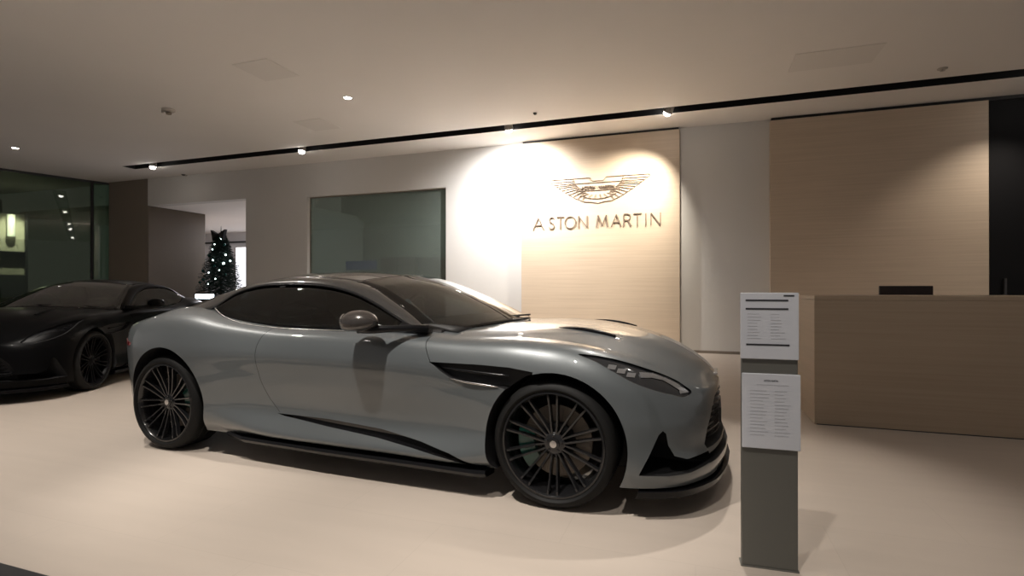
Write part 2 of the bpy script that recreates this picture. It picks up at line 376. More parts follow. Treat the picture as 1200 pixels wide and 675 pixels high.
def build_wheel(parent, x, side, R, width, front):
    yo = .935 * side
    rr = .279
    def Y(d): return yo - side * d      # d = depth inward from outer face
    bm = bmesh.new()
    # rim barrel with lip
    prof = [(rr + .006, Y(.012)), (rr + .010, Y(.018)), (rr + .006, Y(.03)), (rr - .01, Y(.06)), (rr - .025, Y(.10)), (rr - .025, Y(width - .03)), (rr - .035, Y(width - .03)), (rr - .035, Y(.10)), (rr - .018, Y(.05)), (rr - .010, Y(.018)), (rr - .004, Y(.010))]
    add_lathe(bm, prof, 'Y', 72, (x, 0, R), closed=True)
    wheel = bm_obj('wheel', bm, M['rim'], parent, True, 40)
    # tyre
    bm = bmesh.new()
    prof = [(rr + .005, Y(.022)), (rr + .012, Y(.008)), (rr + .022, Y(.000)), (rr + .038, Y(.004)), (R - .012, Y(.022)), (R - .003, Y(.036)), (R, Y(.05)),
            (R, Y(.09)), (R - .006, Y(.093)), (R - .006, Y(.099)), (R, Y(.102)), (R, Y(width / 2)), (R - .006, Y(width / 2 + .003)), (R - .006, Y(width / 2 + .009)), (R, Y(width / 2 + .012)),
            (R, Y(width - .05)), (R - .012, Y(width - .02)), (rr + .035, Y(width)), (rr + .005, Y(width - .02))]
    add_lathe(bm, prof, 'Y', 96, (x, 0, R), closed=True)
    t = bm_obj('tyre', bm, M['rubber'], wheel, True, 50)
    # spokes: ten twin spokes
    off = math.radians(90 if front else 78)
    for k in range(10):
        a = off + k * math.pi / 5
        bm = bmesh.new()
        for s in (-1, 1):
            rad = Vector((math.cos(a), 0, math.sin(a))); tan = Vector((-math.sin(a), 0, math.cos(a))); ax = Vector((0, side, 0))
            c0 = Vector((x, 0, R))
            secs = []
            for r, to, dep, w, th in ((.035, .010, .052, .016, .03), (.10, .0165, .048, .015, .028), (.19, .021, .036, .015, .026), (.250, .025, .022, .016, .024), (.272, .028, .020, .020, .03)):
                p = c0 + rad * r + tan * s * to + Vector((0, Y(dep), 0))
                secs.append([p + tan * w * .30 * -1, p + tan * w * .30, p + tan * w * .6 - ax * th, p - tan * w * .6 - ax * th])
            vs = [[bm.verts.new(q) for q in sec] for sec in secs]
            for A, B in zip(vs, vs[1:]):
                for i in range(4): bm.faces.new((A[i], A[(i + 1) % 4], B[(i + 1) % 4], B[i]))
            bm.faces.new(vs[0]); bm.faces.new(vs[-1])
        bm_obj('spoke', bm, M['rim'], wheel)
    # hub and centre cap
    bm = bmesh.new()
    add_lathe(bm, [(.058, Y(.09)), (.060, Y(.056)), (.048, Y(.047)), (.034, Y(.045)), (.032, Y(.04)), (.006, Y(.038))], 'Y', 40, (x, 0, R))
    hub = bm_obj('hub', bm, M['rim'], wheel, True, 30)
    bm = bmesh.new()
    add_lathe(bm, [(.020, Y(.040)), (.019, Y(.034)), (.004, Y(.0335))], 'Y', 24, (x, 0, R))
    bm_obj('centre_cap', bm, M['chrome'], wheel, True, 30)
    for k in range(5):
        a = k * 2 * math.pi / 5 + .3
        bm = bmesh.new(); add_lathe(bm, [(.008, Y(.06)), (.008, Y(.042)), (.004, Y(.040))], 'Y', 6, (x + .043 * math.cos(a), 0, R + .043 * math.sin(a)))
        bm_obj('wheel_nut', bm, M['chrome'] if False else M['rim'], wheel)
    # brake disc, ring shaped with slots
    bm = bmesh.new()
    ro, ri = (.195, .105)
    add_lathe(bm, [(ro, Y(.125)), (ri, Y(.125)), (ri, Y(.155)), (ro, Y(.155))], 'Y', 60, (x, 0, R), closed=True)
    for k in range(24):
        a = k * math.pi / 12
        p0 = Vector((x + (ri + .012) * math.cos(a), Y(.1235), R + (ri + .012) * math.sin(a))); p1 = Vector((x + (ro - .01) * math.cos(a + .12), Y(.1235), R + (ro - .01) * math.sin(a + .12)))
        add_bar(bm, p0, p1, .012, .003, up=(0, 1, 0))
    d = bm_obj('brake_disc', bm, M['disc'], wheel)
    bm = bmesh.new(); add_lathe(bm, [(ri, Y(.14)), (ri - .01, Y(.11)), (.05, Y(.10))], 'Y', 36, (x, 0, R)); bm_obj('disc_bell', bm, M['black'], wheel, True, 40)
    # caliper: arc block
    bm = bmesh.new(); sec = []
    mid = math.radians(195 if front else 20)
    for i in range(9):
        a = mid + math.radians(-30 + 60 * i / 8)
        sec.append([bm.verts.new(Vector((x + r * math.cos(a), Y(dp), R + r * math.sin(a)))) for r, dp in ((.125, .085), (.215, .085), (.225, .10), (.225, .18), (.125, .18))])
    for A, B in zip(sec, sec[1:]):
        for i in range(5): bm.faces.new((A[i], A[(i + 1) % 5], B[(i + 1) % 5], B[i]))
    bm.faces.new(sec[0]); bm.faces.new(sec[-1])
    bm_obj('brake_caliper', bm, M['caliper'], wheel)
    return wheel

def build_car():
    car = empty('car')
    R = .345
    # ---- painted body
    me = body_surface(); me.materials.append(M['paint'])
    body = bpy.data.objects.new('body', me); COL.objects.link(body); body.parent = car
    def cut(c_): boolean(body, c_)
    for s in (1, -1):
        for cx, rad in ((0.008, .392), (-2.955, .412)):
            n = 72; pts = [(cx + rad * math.cos(2 * math.pi * i / n), .345 + rad * math.sin(2 * math.pi * i / n)) for i in range(n)]
            cut(prism_y(pts, s * .58, s * 1.2, M['black']))
        # side vent behind the front wheel, opening into the arch
        vent = [(-.745, .757), (-.56, .757), (-.40, .757), (-.238, .752), (-.10, .735), (-.10, .60), (-.26, .635), (-.35, .647), (-.44, .652), (-.52, .657), (-.60, .672), (-.66, .705), (-.71, .740)]
        cut(prism_y(vent, s * .885, s * 1.2, M['black']))
        # scallop above the sill blade
        scal = [(-1.92, .352), (-1.5, .347), (-1.1, .322), (-.80, .285), (-.60, .245), (-.44, .19), (-.47, .185), (-.62, .215), (-.85, .248), (-1.1, .275), (-1.5, .305), (-1.85, .338)]
        cut(prism_y(scal, s * .865, s * 1.2, M['gloss_black']))
        # corner intake of the front bumper
        intake = [(.452, .235), (.50, .33), (.545, .435), (.565, .455), (.58, .44), (.59, .38), (.62, .325), (.68, .30), (.78, .305), (.80, .25), (.70, .232), (.60, .23)]
        cut(prism_y(intake, s * .56, s * 1.2, M['black']))
        # shut lines
        for line, w in (([(-.785, .925), (-.79, .87), (-.76, .80), (-.735, .758)], .0035),
                        ([(-2.02, .915), (-2.06, .80), (-2.05, .62), (-1.98, .45), (-1.90, .36)], .003)):
            cut(prism_y(band(smooth2_open(line), w), s * .80, s * 1.2, M['black']))
        # headlamp recess
        cut(prism_y(smooth2(HEAD, 4), s * .40, s * 1.2, M['black']))
    # front grille opening and lower intake
    gr = GRILLE
    cut(prism_x(gr, .700, 1.2, M['black']))
    cut(prism_x([(-.60, .245), (.60, .245), (.62, .268), (.56, .292), (-.56, .292), (-.62, .268)], .66, 1.2, M['black']))
    for p in body.data.polygons: p.use_smooth = True
    body.data.set_sharp_from_angle(angle=math.radians(28))
    body.name = 'body'
    # ---- grille with horizontal vanes
    bm = bmesh.new()
    for k in range(8):
        z = .325 + k * .033
        half = .55 - .026 * k
        pts = [(.765 - .10 * abs(w) ** 2.6 + .065 * (1 - abs(w) ** 1.5) * 1 + .0, half * w, z) for w in [i / 10 for i in range(-10, 11)]]
        pts = [(min(p[0], .83 - .13 * (p[1] / .55) ** 2), p[1], p[2]) for p in pts]
        for a, b in zip(pts, pts[1:]): add_bar(bm, a, b, .028, .007)
    g = bm_obj('grille', bm, M['carbon'], car)
    box('badge', .805, .83, -.10, .10, .645, .66, M['chrome'], car, .004)
    # number plate
    box('number_plate', .836, .850, -.20, .20, .375, .465, M['black'], car, .003)
    # bonnet louvres: slim black blades lying on the bonnet
    for s in (1, -1):
        for pts_ in ([(-.28, .45, .908), (-.12, .455, .930), (.03, .46, .933), (.15, .462, .923), (.26, .462, .904)],):
            c_ = curve([(x, s * y, z) for x, y, z in pts_], 14); bm = bmesh.new(); sec = []
            for i_, p in enumerate(c_):
                h_ = .012 * math.sin(math.pi * (i_ + .6) / 14.2) + .002
                sec.append([bm.verts.new(p + Vector((0, dy, dz))) for dy, dz in ((-.014, -.02), (-.012, h_ * .5), (0, h_), (.012, h_ * .5), (.014, -.02))])
            for A, B in zip(sec, sec[1:]):
                for q in range(5): bm.faces.new((A[q], A[(q + 1) % 5], B[(q + 1) % 5], B[q]))
            bm.faces.new(sec[0]); bm.faces.new(sec[-1]); bm_obj('bonnet_vent', bm, M['carbon'], car)
    # ---- splitter (plan curve of the nose) and side skirts
    ring = [r[0] for r in ROWS[13:]]
    plan = curve([(p[0] + .015, p[1] + .01, 0) for p in ring], 40)
    plan[-1].y = 0
    top = [(p.x, p.y) for p in plan] + [(p.x, -p.y) for p in plan[::-1][1:]]
    n = len(top); vs = []
    for z, gx in ((.115, .0), (.150, .012)):
        vs += [(x + gx * (1 if x > .3 else 0), y, z) for x, y in top]
    fs = [tuple(range(n)), tuple(range(2 * n - 1, n - 1, -1))] + [(i, i + n, (i + 1) % n + n, (i + 1) % n) for i in range(n)]
    bm = bmesh.new(); V_ = [bm.verts.new(v) for v in vs]
    for f in fs: bm.faces.new([V_[i] for i in f])
    bm_obj('front_splitter', bm, M['carbon'], car)
    for s in (1, -1):
        bm = bmesh.new()
        pr = []
        for x, w, zz in ((-2.40, .86, .18), (-2.2, .915, .170), (-1.5, .94, .168), (-.8, .94, .165), (-.45, .935, .160), (-.385, .92, .16)):
            pr.append([bm.verts.new((x, s * y, z)) for y, z in ((w - .12, zz), (w + .012, zz + .005), (w + .018, zz - .012), (w, zz - .035), (w - .12, zz - .045))])
        for A, B in zip(pr, pr[1:]):
            for i in range(5): bm.faces.new((A[i], A[(i + 1) % 5], B[(i + 1) % 5], B[i]))
        bm.faces.new(pr[0]); bm.faces.new(pr[-1])
        bm_obj('side_skirt', bm, M['carbon'], car)
        # strake in the side vent
        st = bmesh.new()
        add_tube(st, curve([(-.66, s * .925, .728), (-.50, s * .930, .716), (-.36, s * .932, .708), (-.24, s * .928, .703)], 10), [.003, .006, .008, .009, .010, .010, .010, .009, .008, .006], 8)
        bm_obj('vent_strake', st, M['carbon'], car, True)
        st = bmesh.new()
        add_tube(st, curve([(-.615, s * .936, .672), (-.52, s * .944, .658), (-.42, s * .95, .651), (-.30, s * .953, .643)], 10), [.002, .004, .005, .006, .007, .007, .007, .006, .005, .003], 8)
        bm_obj('vent_lip', st, M['chrome'], car, True)
        # headlamp: dark housing under clear cover, with reflector strip
        hp = smooth2([(x * 1, z) for x, z in HEAD], 4)
        h = chunk('headlight', -.012, prism_y(hp, s * .42, s * 1.2, M['lamp_house']), M['lamp_house'], car)
        strip = [(.44, .742), (.50, .733), (.57, .704), (.64, .662), (.684, .622), (.640, .622), (.635, .640), (.59, .672), (.555, .694), (.50, .712), (.45, .716)]
        chunk('light_strip', -.008, prism_y(strip, s * .45, s * 1.2, M['lamp_chrome']), M['lamp_chrome'], h)
        for k in range(3):
            zc, xc = .772 - .020 * k, .29 + .048 * k
            q = [(xc, zc + .012), (xc + .04, zc + .006), (xc + .035, zc - .014), (xc - .005, zc - .008)]
            chunk('led_cell', -.009, prism_y(q, s * .5, s * 1.2, M['lamp_chrome']), M['lamp_chrome'], h)
        # tail light
        tl = [(s * .34, .80), (s * .62, .80), (s * .80, .79), (s * .88, .77), (s * .88, .745), (s * .80, .755), (s * .62, .765), (s * .34, .77)]
        chunk('tail_light', .004, prism_x(tl, -4, -3.2, M['red_lens']), M['red_lens'], car)
        # exhausts
        for k in (0, 1):
            bm = bmesh.new(); add_lathe(bm, [(.045, -3.64), (.045, -3.50), (.038, -3.50), (.038, -3.64)], 'X', 24, (0, s * (.46 + .11 * k), .27), closed=True)
            bm_obj('exhaust_pipe', bm, M['chrome'], car, True, 40)
        # wheels
        build_wheel(car, 0.0, s, R, .27, True)
        build_wheel(car, -2.97, s, R, .30, False)
        # cantrail and A pillar in body colour
        nU, nV = 70, 7
        Ec, Tc = curve([(x, y * s, z) for x, y, z in EDGE], nU), curve([(x, y * s, z) for x, y, z in TOPW], nU)
        pts = []
        for i in range(nU):
            for j in range(nV):
                t = j / (nV - 1); p = Ec[i].lerp(Tc[i], t); bul = math.sin(math.pi * t) * .010
                p.z += bul; p.y += s * bul; pts.append(p)
        shell('roof_rail', pts, nU, nV, M['rail'], car, .012)
        # side window, slightly curved, inset below the rail
        nU, nV = 60, 9
        Tw, Bw = curve([(x, y * s, z) for x, y, z in TOPW[:10]], nU), curve([(x, y * s, z) for x, y, z in BELT], nU)
        pts = []
        for i in range(nU):
            for j in range(nV):
                t = j / (nV - 1); p = Tw[i].lerp(Bw[i], t); p.y += s * (.012 * math.sin(math.pi * t) - .006); p.z -= .004; pts.append(p)
        shell('side_window', pts, nU, nV, M['glassy'], car, .004)
        bm = bmesh.new()
        add_tube(bm, [(p.x, p.y + s * .002, p.z + .004) for p in Bw[2:]], .0055, 8); bm_obj('belt_trim', bm, M['chrome'], car, True)
        bm = bmesh.new()
        add_tube(bm, [(p.x, p.y + s * .001, p.z - .006) for p in Tw], .0065, 8); bm_obj('window_surround', bm, M['carbon'], car, True)
        # B pillar
        bm = bmesh.new(); add_bar(bm, (-2.06, s * .812, .91), (-2.16, s * .595, 1.215), .004, .05, up=(1, 0, 0)); bm_obj('door_pillar', bm, M['carbon'], car)
        # mirror
        bm = bmesh.new()
        bmesh.ops.create_uvsphere(bm, u_segments=28, v_segments=18, radius=1)
        for v in bm.verts:
            x, y, z = v.co
            sq = lambda q, e: math.copysign(abs(q) ** e, q)
            x, z = sq(x, .75), (z if z > 0 else sq(z, .6))
            x2 = x * .130 if x > 0 else x * .100
            taper = 1 - .32 * max(x, 0) ** 2
            v.co = Vector((-1.165 + x2, s * 1.03 + y * .10 * taper, .985 + z * (.072 if z > 0 else .056) * taper + .006 * x))
        mir = bm_obj('door_mirror', bm, M['mirror_cap'], car, True)
        bm = bmesh.new()
        add_tube(bm, [(-1.17, s * 1.03, .945), (-1.07, s * 1.0, .943), (-.98, s * .94, .945), (-.90, s * .88, .945), (-.82, s * .815, .935)], [.028, .026, .020, .022, .032], 12)
        bm_obj('mirror_arm', bm, M['carbon'], mir, True)
        bm = bmesh.new(); add_lathe(bm, [(.001, -1.268), (.046, -1.266), (.046, -1.256), (.001, -1.255)], 'X', 24, (0, s * 1.03, .988)); bm_obj('mirror_glass', bm, M['chrome'], mir, True, 30)
        # black triangle where the mirror arm meets the door
        bm = bmesh.new(); V3 = []
        for yy in (.800, .835):
            for x, z, dy in ((-.82, .925, -.01), (-1.04, .922, .0), (-1.02, .975, -.05), (-.90, .950, -.02)): V3.append(bm.verts.new((x, s * (yy + dy), z)))
        for f in ((0, 1, 2, 3), (7, 6, 5, 4), (0, 4, 5, 1), (1, 5, 6, 2), (2, 6, 7, 3), (3, 7, 4, 0)): bm.faces.new([V3[i] for i in f])
        bm_obj('mirror_base', bm, M['carbon'], car)
    # ---- glass and roof
    crown('windscreen', EDGE[:5], CEN_W, M['shield'], car)
    crown('roof', EDGE[4:9], CEN_R, M['roof'], car, thick=.02)
    crown('rear_window', EDGE[8:12], CEN_B, M['glassy'], car)
    # ---- wipers at the base of the windscreen
    for (a, b) in (((-.63, -.44, .955), (-.49, .14, .990)), ((-.54, .04, .985), (-.66, .60, .950))):
        bm = bmesh.new(); add_tube(bm, curve([a, ((a[0] + b[0]) / 2 - .02, (a[1] + b[1]) / 2, (a[2] + b[2]) / 2 + .012), b], 8), .007, 6); bm_obj('wiper', bm, M['black'], car)
    bm = bmesh.new()
    cw = curve([(-.78, -.74, .902), (-.66, -.52, .925), (-.56, -.26, .954), (-.50, 0, .966), (-.56, .26, .954), (-.66, .52, .925), (-.78, .74, .902)], 30)
    for a, b in zip(cw, cw[1:]): add_bar(bm, a, b, .06, .012)
    bm_obj('cowl_panel', bm, M['black'], car)
    # ---- cabin: tub lining, dashboard, steering wheel, two seats
    bm = bmesh.new(); add_box(bm, -2.75, -.75, -.76, .76, .80, .932, .02); bm_obj('cabin_lining', bm, M['cabin'], car)
    bm = bmesh.new()
    dsh = curve([(-.62, 0, .95), (-.80, 0, .985), (-.98, 0, .985), (-1.08, 0, .95), (-1.10, 0, .90)], 12)
    vs = [[bm.verts.new((p.x - .08 * abs(y) ** 2, y, p.z - .05 * abs(y) ** 2)) for y in (-.72, -.5, -.25, 0, .25, .5, .72)] for p in dsh]
    for A, B in zip(vs, vs[1:]):
        for i in range(6): bm.faces.new((A[i], A[i + 1], B[i + 1], B[i]))
    o = bm_obj('dashboard', bm, M['cabin'], car, True); md = o.modifiers.new('s', 'SOLIDIFY'); md.thickness = .03
    bm = bmesh.new(); 
    ringp = [Vector((-1.22 + .06 * math.sin(a), -.36 + .17 * math.cos(a), .97 + .16 * math.sin(a))) for a in [2 * math.pi * i / 28 for i in range(29)]]
    add_tube(bm, ringp, .014, 8); add_bar(bm, (-1.22, -.52, .97), (-1.22, -.20, .97), .03, .02); bm_obj('steering_wheel', bm, M['cabin'], car, True)
    for s in (1, -1):
        bm = bmesh.new()
        pr = []
        for x, z, hw, th in ((-1.62, .92, .22, .10), (-1.72, 1.0, .22, .10), (-1.80, 1.07, .19, .09), (-1.85, 1.12, .12, .08), (-1.88, 1.19, .11, .07), (-1.89, 1.225, .08, .05)):
            pr.append([bm.verts.new((x + th / 2 * math.cos(a), s * .37 + hw * math.sin(a), z)) for a in [2 * math.pi * i / 16 for i in range(16)]])
        for A, B in zip(pr, pr[1:]):
            for i in range(16): bm.faces.new((A[i], A[(i + 1) % 16], B[(i + 1) % 16], B[i]))
        bm.faces.new(pr[0]); bm.faces.new(pr[-1])
        bm_obj('seat', bm, M['cabin'], car, True, 50)
    # rear spoiler lip and diffuser
    box('diffuser', -3.62, -3.40, -.55, .55, .13, .20, M['carbon'], car, .01)
    return car
def smooth2_open(pts, n=6):
    c_ = curve([(a, b, 0) for a, b in pts], n * (len(pts) - 1) + 1); return [(p.x, p.y) for p in c_]
HEAD = [(.13, .834), (.24, .824), (.36, .796), (.47, .757), (.57, .712), (.65, .664), (.695, .618), (.675, .606), (.60, .624), (.52, .652), (.42, .694), (.32, .748), (.22, .800)]
GRILLE = [(-.36, .565), (-.20, .585), (0, .592), (.20, .585), (.36, .565), (.46, .52), (.56, .42), (.60, .345), (.58, .318), (.30, .305), (0, .30), (-.30, .305), (-.58, .318), (-.60, .345), (-.56, .42), (-.46, .52)]

car = build_car()
CAR_O = Vector((-.69457705, 3.66477555, 0)); CAR_A = math.radians(-1.8458680920417292)
car.location = CAR_O; car.rotation_euler = (0, 0, CAR_A)
tag(car, 'grey two-door sports coupe with black roof and black multi-spoke wheels', 'car')
stk = chunk  # keep name
bm = bmesh.new(); bmesh.ops.create_cone(bm, cap_ends=True, segments=20, radius1=.035, radius2=.035, depth=.004)
for v in bm.verts:
    co = v.co.copy(); v.co = Vector((co.x * .75, co.z, co.y * 1.1))
o = bm_obj('windscreen_sticker', bm, M['sticker'], car); o.location = (-1.165, -.49, 1.073); o.rotation_euler = (0, 0, math.radians(15)); o['label'] = 'pale blue sticker behind the windscreen'

# ------------------------------------------------------------------ black car at the left: same family of coupe, black paint
def copy_car(src, loc, rz):
    root = src.copy(); COL.objects.link(root); root.location = loc; root.rotation_euler = (0, 0, rz)
    cache = {}
    def swap(o):
        if o.data not in cache:
            me = o.data.copy()
            for i, mm in enumerate(me.materials):
                if mm in (M['paint'], M['mirror_cap'], M['lamp_house']): me.materials[i] = M['black_paint']
                if mm in (M['chrome'], M['lamp_chrome'], M['roof'], M['rail'], M['carbon'], M['rim'], M['disc'], M['caliper'], M['gloss_black']): me.materials[i] = M['dark_trim']
            cache[o.data] = me
        o.data = cache[o.data]
    for ch in list(src.children):
        if ch.name.startswith('windscreen_sticker'): continue
        c_ = ch.copy(); COL.objects.link(c_); c_.parent = root; swap(c_)
        for g in ch.children:
            d = g.copy(); COL.objects.link(d); d.parent = c_; swap(d)
    return root
car2 = copy_car(car, Vector((-7.49, 3.85, 0)), math.radians(-62))
tag(car2, 'black sports coupe parked in the shade before the green glass', 'car')

# ------------------------------------------------------------------ room shell
CZ = 4.2; YW = 10.4
struct(box('floor', -26, 9, -1.2, 19, -.12, 0, M['floor']))
struct(box('trim_1', -20, 9, .95, 1.43, .0, .006, M['black']))
SL0, SL1, SX = 9.14, 9.46, -13.3
# ceiling in slabs around the lighting slot
bm = bmesh.new()
add_box(bm, -26, 9, -1.2, SL0, CZ, CZ + .3); add_box(bm, -26, SX, SL0, SL1, CZ, CZ + .3); add_box(bm, -26, 9, SL1, YW + .2, CZ, CZ + .3)
struct(bm_obj('ceiling', bm, M['ceil']))
bm = bmesh.new()
add_box(bm, SX, 9, SL0, SL1, CZ + .14, CZ + .2); add_box(bm, SX, 9, SL0 - .004, SL0 + .006, CZ - .001, CZ + .2); add_box(bm, SX, 9, SL1 - .006, SL1 + .004, CZ - .001, CZ + .2); add_box(bm, SX - .004, SX + .01, SL0, SL1, CZ - .001, CZ + .2)
struct(bm_obj('trim_2', bm, M['black']))

XA = onY(288, 300, YW).x      # right end of the alcove opening
XB = onY(173, 300, YW).x      # left end
XC = onY(145, 300, YW).x
wl, wr = onY(360, 300, YW).x, onY(522.5, 300, YW).x
wt = 3.40; LZ = onY(172, 241, YW).z
# back wall with window opening (1.9 .. wt) and the alcove
bm = bmesh.new()
WB_ = .55
add_box(bm, XA, wl, YW, YW + .25, 0, CZ); add_box(bm, wl, wr, YW, YW + .25, 0, WB_); add_box(bm, wl, wr, YW, YW + .25, wt, CZ); add_box(bm, wr, 9, YW, YW + .25, 0, CZ)
add_box(bm, XB, XA, YW, YW + .25, LZ, CZ)
struct(bm_obj('wall_back', bm, M['wall']))
struct(box('wall_column', XC - .6, XB, YW, YW + .25, 0, CZ, M['column']))
# alcove
YD = 12.18
xo = XB + .02; xr = XA + .06
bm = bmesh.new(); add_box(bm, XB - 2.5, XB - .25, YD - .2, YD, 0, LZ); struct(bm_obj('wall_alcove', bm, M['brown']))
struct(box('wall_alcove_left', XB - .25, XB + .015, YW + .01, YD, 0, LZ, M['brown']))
struct(box('ceiling_alcove', XB - 6, xr, YW + .25, 16.5, LZ, LZ + .15, M['ceil']))
bm = bmesh.new(); add_box(bm, xo - 6, xr, 16.5, 16.7, 0, LZ); struct(bm_obj('wall_far', bm, M['white_lit']))
struct(box('wall_far_side', xr, xr + .2, YW + .25, 16.5, 0, LZ, M['white_lit']))
p = onY(262, 284, 16.4)
struct(box('trim_3', xo - 6, xr, 16.42, 16.5, p.z - .03, p.z + .03, M['cab']))
# bright window of the far room
q0, q1 = onY(276, 333, 16.4), onY(300, 288, 16.4)
wn = box('window_1', q0.x, q1.x, 16.40, 16.5, .9, q1.z, M['white_plastic']); struct(wn)
box('window_light', q0.x + .05, q1.x - .05, 16.37, 16.41, .95, q1.z - .05, mat('bright_blind', (1, 1, 1), .5, emit=(.92, .93, 1), estr=1.6), wn)

# office window: grey glass, dim room behind with blue board and cabinets
wo = struct(box('window_2', wl, wr, YW + .10, YW + .115, WB_, wt, M['grey_pane']))
bm = bmesh.new()
for a in ((wl, wl + .02, WB_, wt), (wr - .02, wr, WB_, wt), (wl + .02, wr - .02, wt - .02, wt)): add_box(bm, a[0], a[1], YW + .09, YW + .14, a[2], a[3])
bm_obj('window_frame', bm, M['column'], wo)
struct(box('wall_office', wl - 2.5, wr + 2.5, 15.0, 15.2, 0, 4.5, mat('office_wall', (.30, .34, .32), .7)))
struct(box('ceiling_office', wl - 2.5, wr + 2.5, YW + .25, 15, 4.5, 4.6, M['ceil']))
a, b = onY(405, 306, 13.5), onY(441, 316, 13.5)
bb = box('display_board', a.x, b.x, 13.5, 13.54, b.z, a.z, M['blue'], None, .005)
box('board_stand', (a.x + b.x) / 2 - .03, (a.x + b.x) / 2 + .03, 13.54, 13.6, 0, a.z - .05, M['cab'], bb); box('board_foot', a.x + .1, b.x - .1, 13.35, 13.75, 0, .03, M['cab'], bb)
tag(bb, 'blue board standing behind the grey office window', 'board')
for (xa, xb, ya) in ((446, 487, 302), (490, 540, 302)):
    a, b = onY(xa, ya, 13), onY(xb, ya, 13)
    cb = box('office_cabinet', a.x, b.x, 13, 13.5, 0, a.z, M['cab'], None, .006)
    w_ = b.x - a.x
    for k in (0, 1):
        d = box('door', a.x + .02 + k * w_ / 2, a.x + w_ / 2 - .01 + k * w_ / 2, 12.975, 13.0, .08, a.z - .03, M['cab'], cb, .003)
        box('handle', a.x + w_ / 2 + (-.06 if k == 0 else .04), a.x + w_ / 2 + (-.04 if k == 0 else .06), 12.955, 12.975, 1.0, 1.15, M['chrome'], d)
    tag(cb, 'dark cabinet behind the office window, ' + ('nearer the blue board' if xa < 450 else 'at the window\'s right edge'), 'cabinet', 'dark cabinets in the office')
# green glass partition at the left
g0, g1 = Vector((-16.75, 7.0, 0)), Vector((-15.66, 10.75, 0))
g0 = g1 + (Vector((-16.37, 8.28, 0)) - g1) * 2.6
def wall_seg(name, p, q, z0, z1, th, m, parent=None):
    bm = bmesh.new(); add_bar(bm, (p.x, p.y, (z0 + z1) / 2), (q.x, q.y, (z0 + z1) / 2), th, z1 - z0); return bm_obj(name, bm, m, parent)
jm = g1 + (g0 - g1) * .105
w = struct(wall_seg('window_3', jm, g0, .05, CZ - .06, .02, M['green_pane']))
w = struct(wall_seg('window_4', g1, jm, .05, CZ - .06, .02, pane_mat('paler_partition_glass', (.40, .50, .42), .40, (.075, .135, .09))))
for nm, t in (('trim_4', 0), ('trim_5', .105), ('trim_6', .55)):
    c_ = g1 + (g0 - g1) * t; struct(box(nm, c_.x - .03, c_.x + .03, c_.y - .03, c_.y + .03, 0, CZ, M['cab']))
struct(wall_seg('baseboard_left', g1, g0, 0, .06, .06, M['cab'])); struct(wall_seg('trim_7', g1, g0, CZ - .06, CZ, .06, M['cab']))
# behind the partition: a wall with a lit cream niche and wall lamp
bk0, bk1 = g1 + Vector((-6.5, .5, 0)), g0 + Vector((-6.5, 0, 0))
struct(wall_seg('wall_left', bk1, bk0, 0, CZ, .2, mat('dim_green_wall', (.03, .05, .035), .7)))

# ------------------------------------------------------------------ oak panels, sign
pl, pr_ = -3.36, -.27
PY = 10.285
lp = box('wall_panel', pl, pr_, PY, YW - .01, .0, CZ - .045, M['oak'], None, .004)
tag(lp, 'pale oak feature panel with the winged sign on the back wall', 'panel', None)
struct(box('gap_shade_1', pl + .02, pr_ - .02, PY + .03, YW, CZ - .045, CZ - .002, M['black']))  # black strip paints the shadow in the gap above the panel
rl, rr_ = onY(903, 140, YW - .15).x, onY(1160, 118, YW - .15).x
rp = box('wall_panel', rl, rr_, YW - .13, YW - .01, 0, CZ - .055, M['oak'], None, .004)
tag(rp, 'plain wide oak panel behind the reception counter', 'panel')
struct(box('gap_shade_2', rl + .02, rr_ + 3, YW - .10, YW, CZ - .055, CZ - .002, M['black']))  # gap shadow painted as a black strip, carried on over the door
dk = struct(box('door_1', rr_ + .02, 8.9, YW - .10, YW - .01, 0, CZ - .06, M['dark_glass']))
box('door_handle', rr_ + .18, rr_ + .21, YW - .16, YW - .10, .9, 1.35, M['cab'], dk)
struct(box('baseboard_back', pr_ + .02, rl - .02, YW - .015, YW, 0, .05, M['column']))

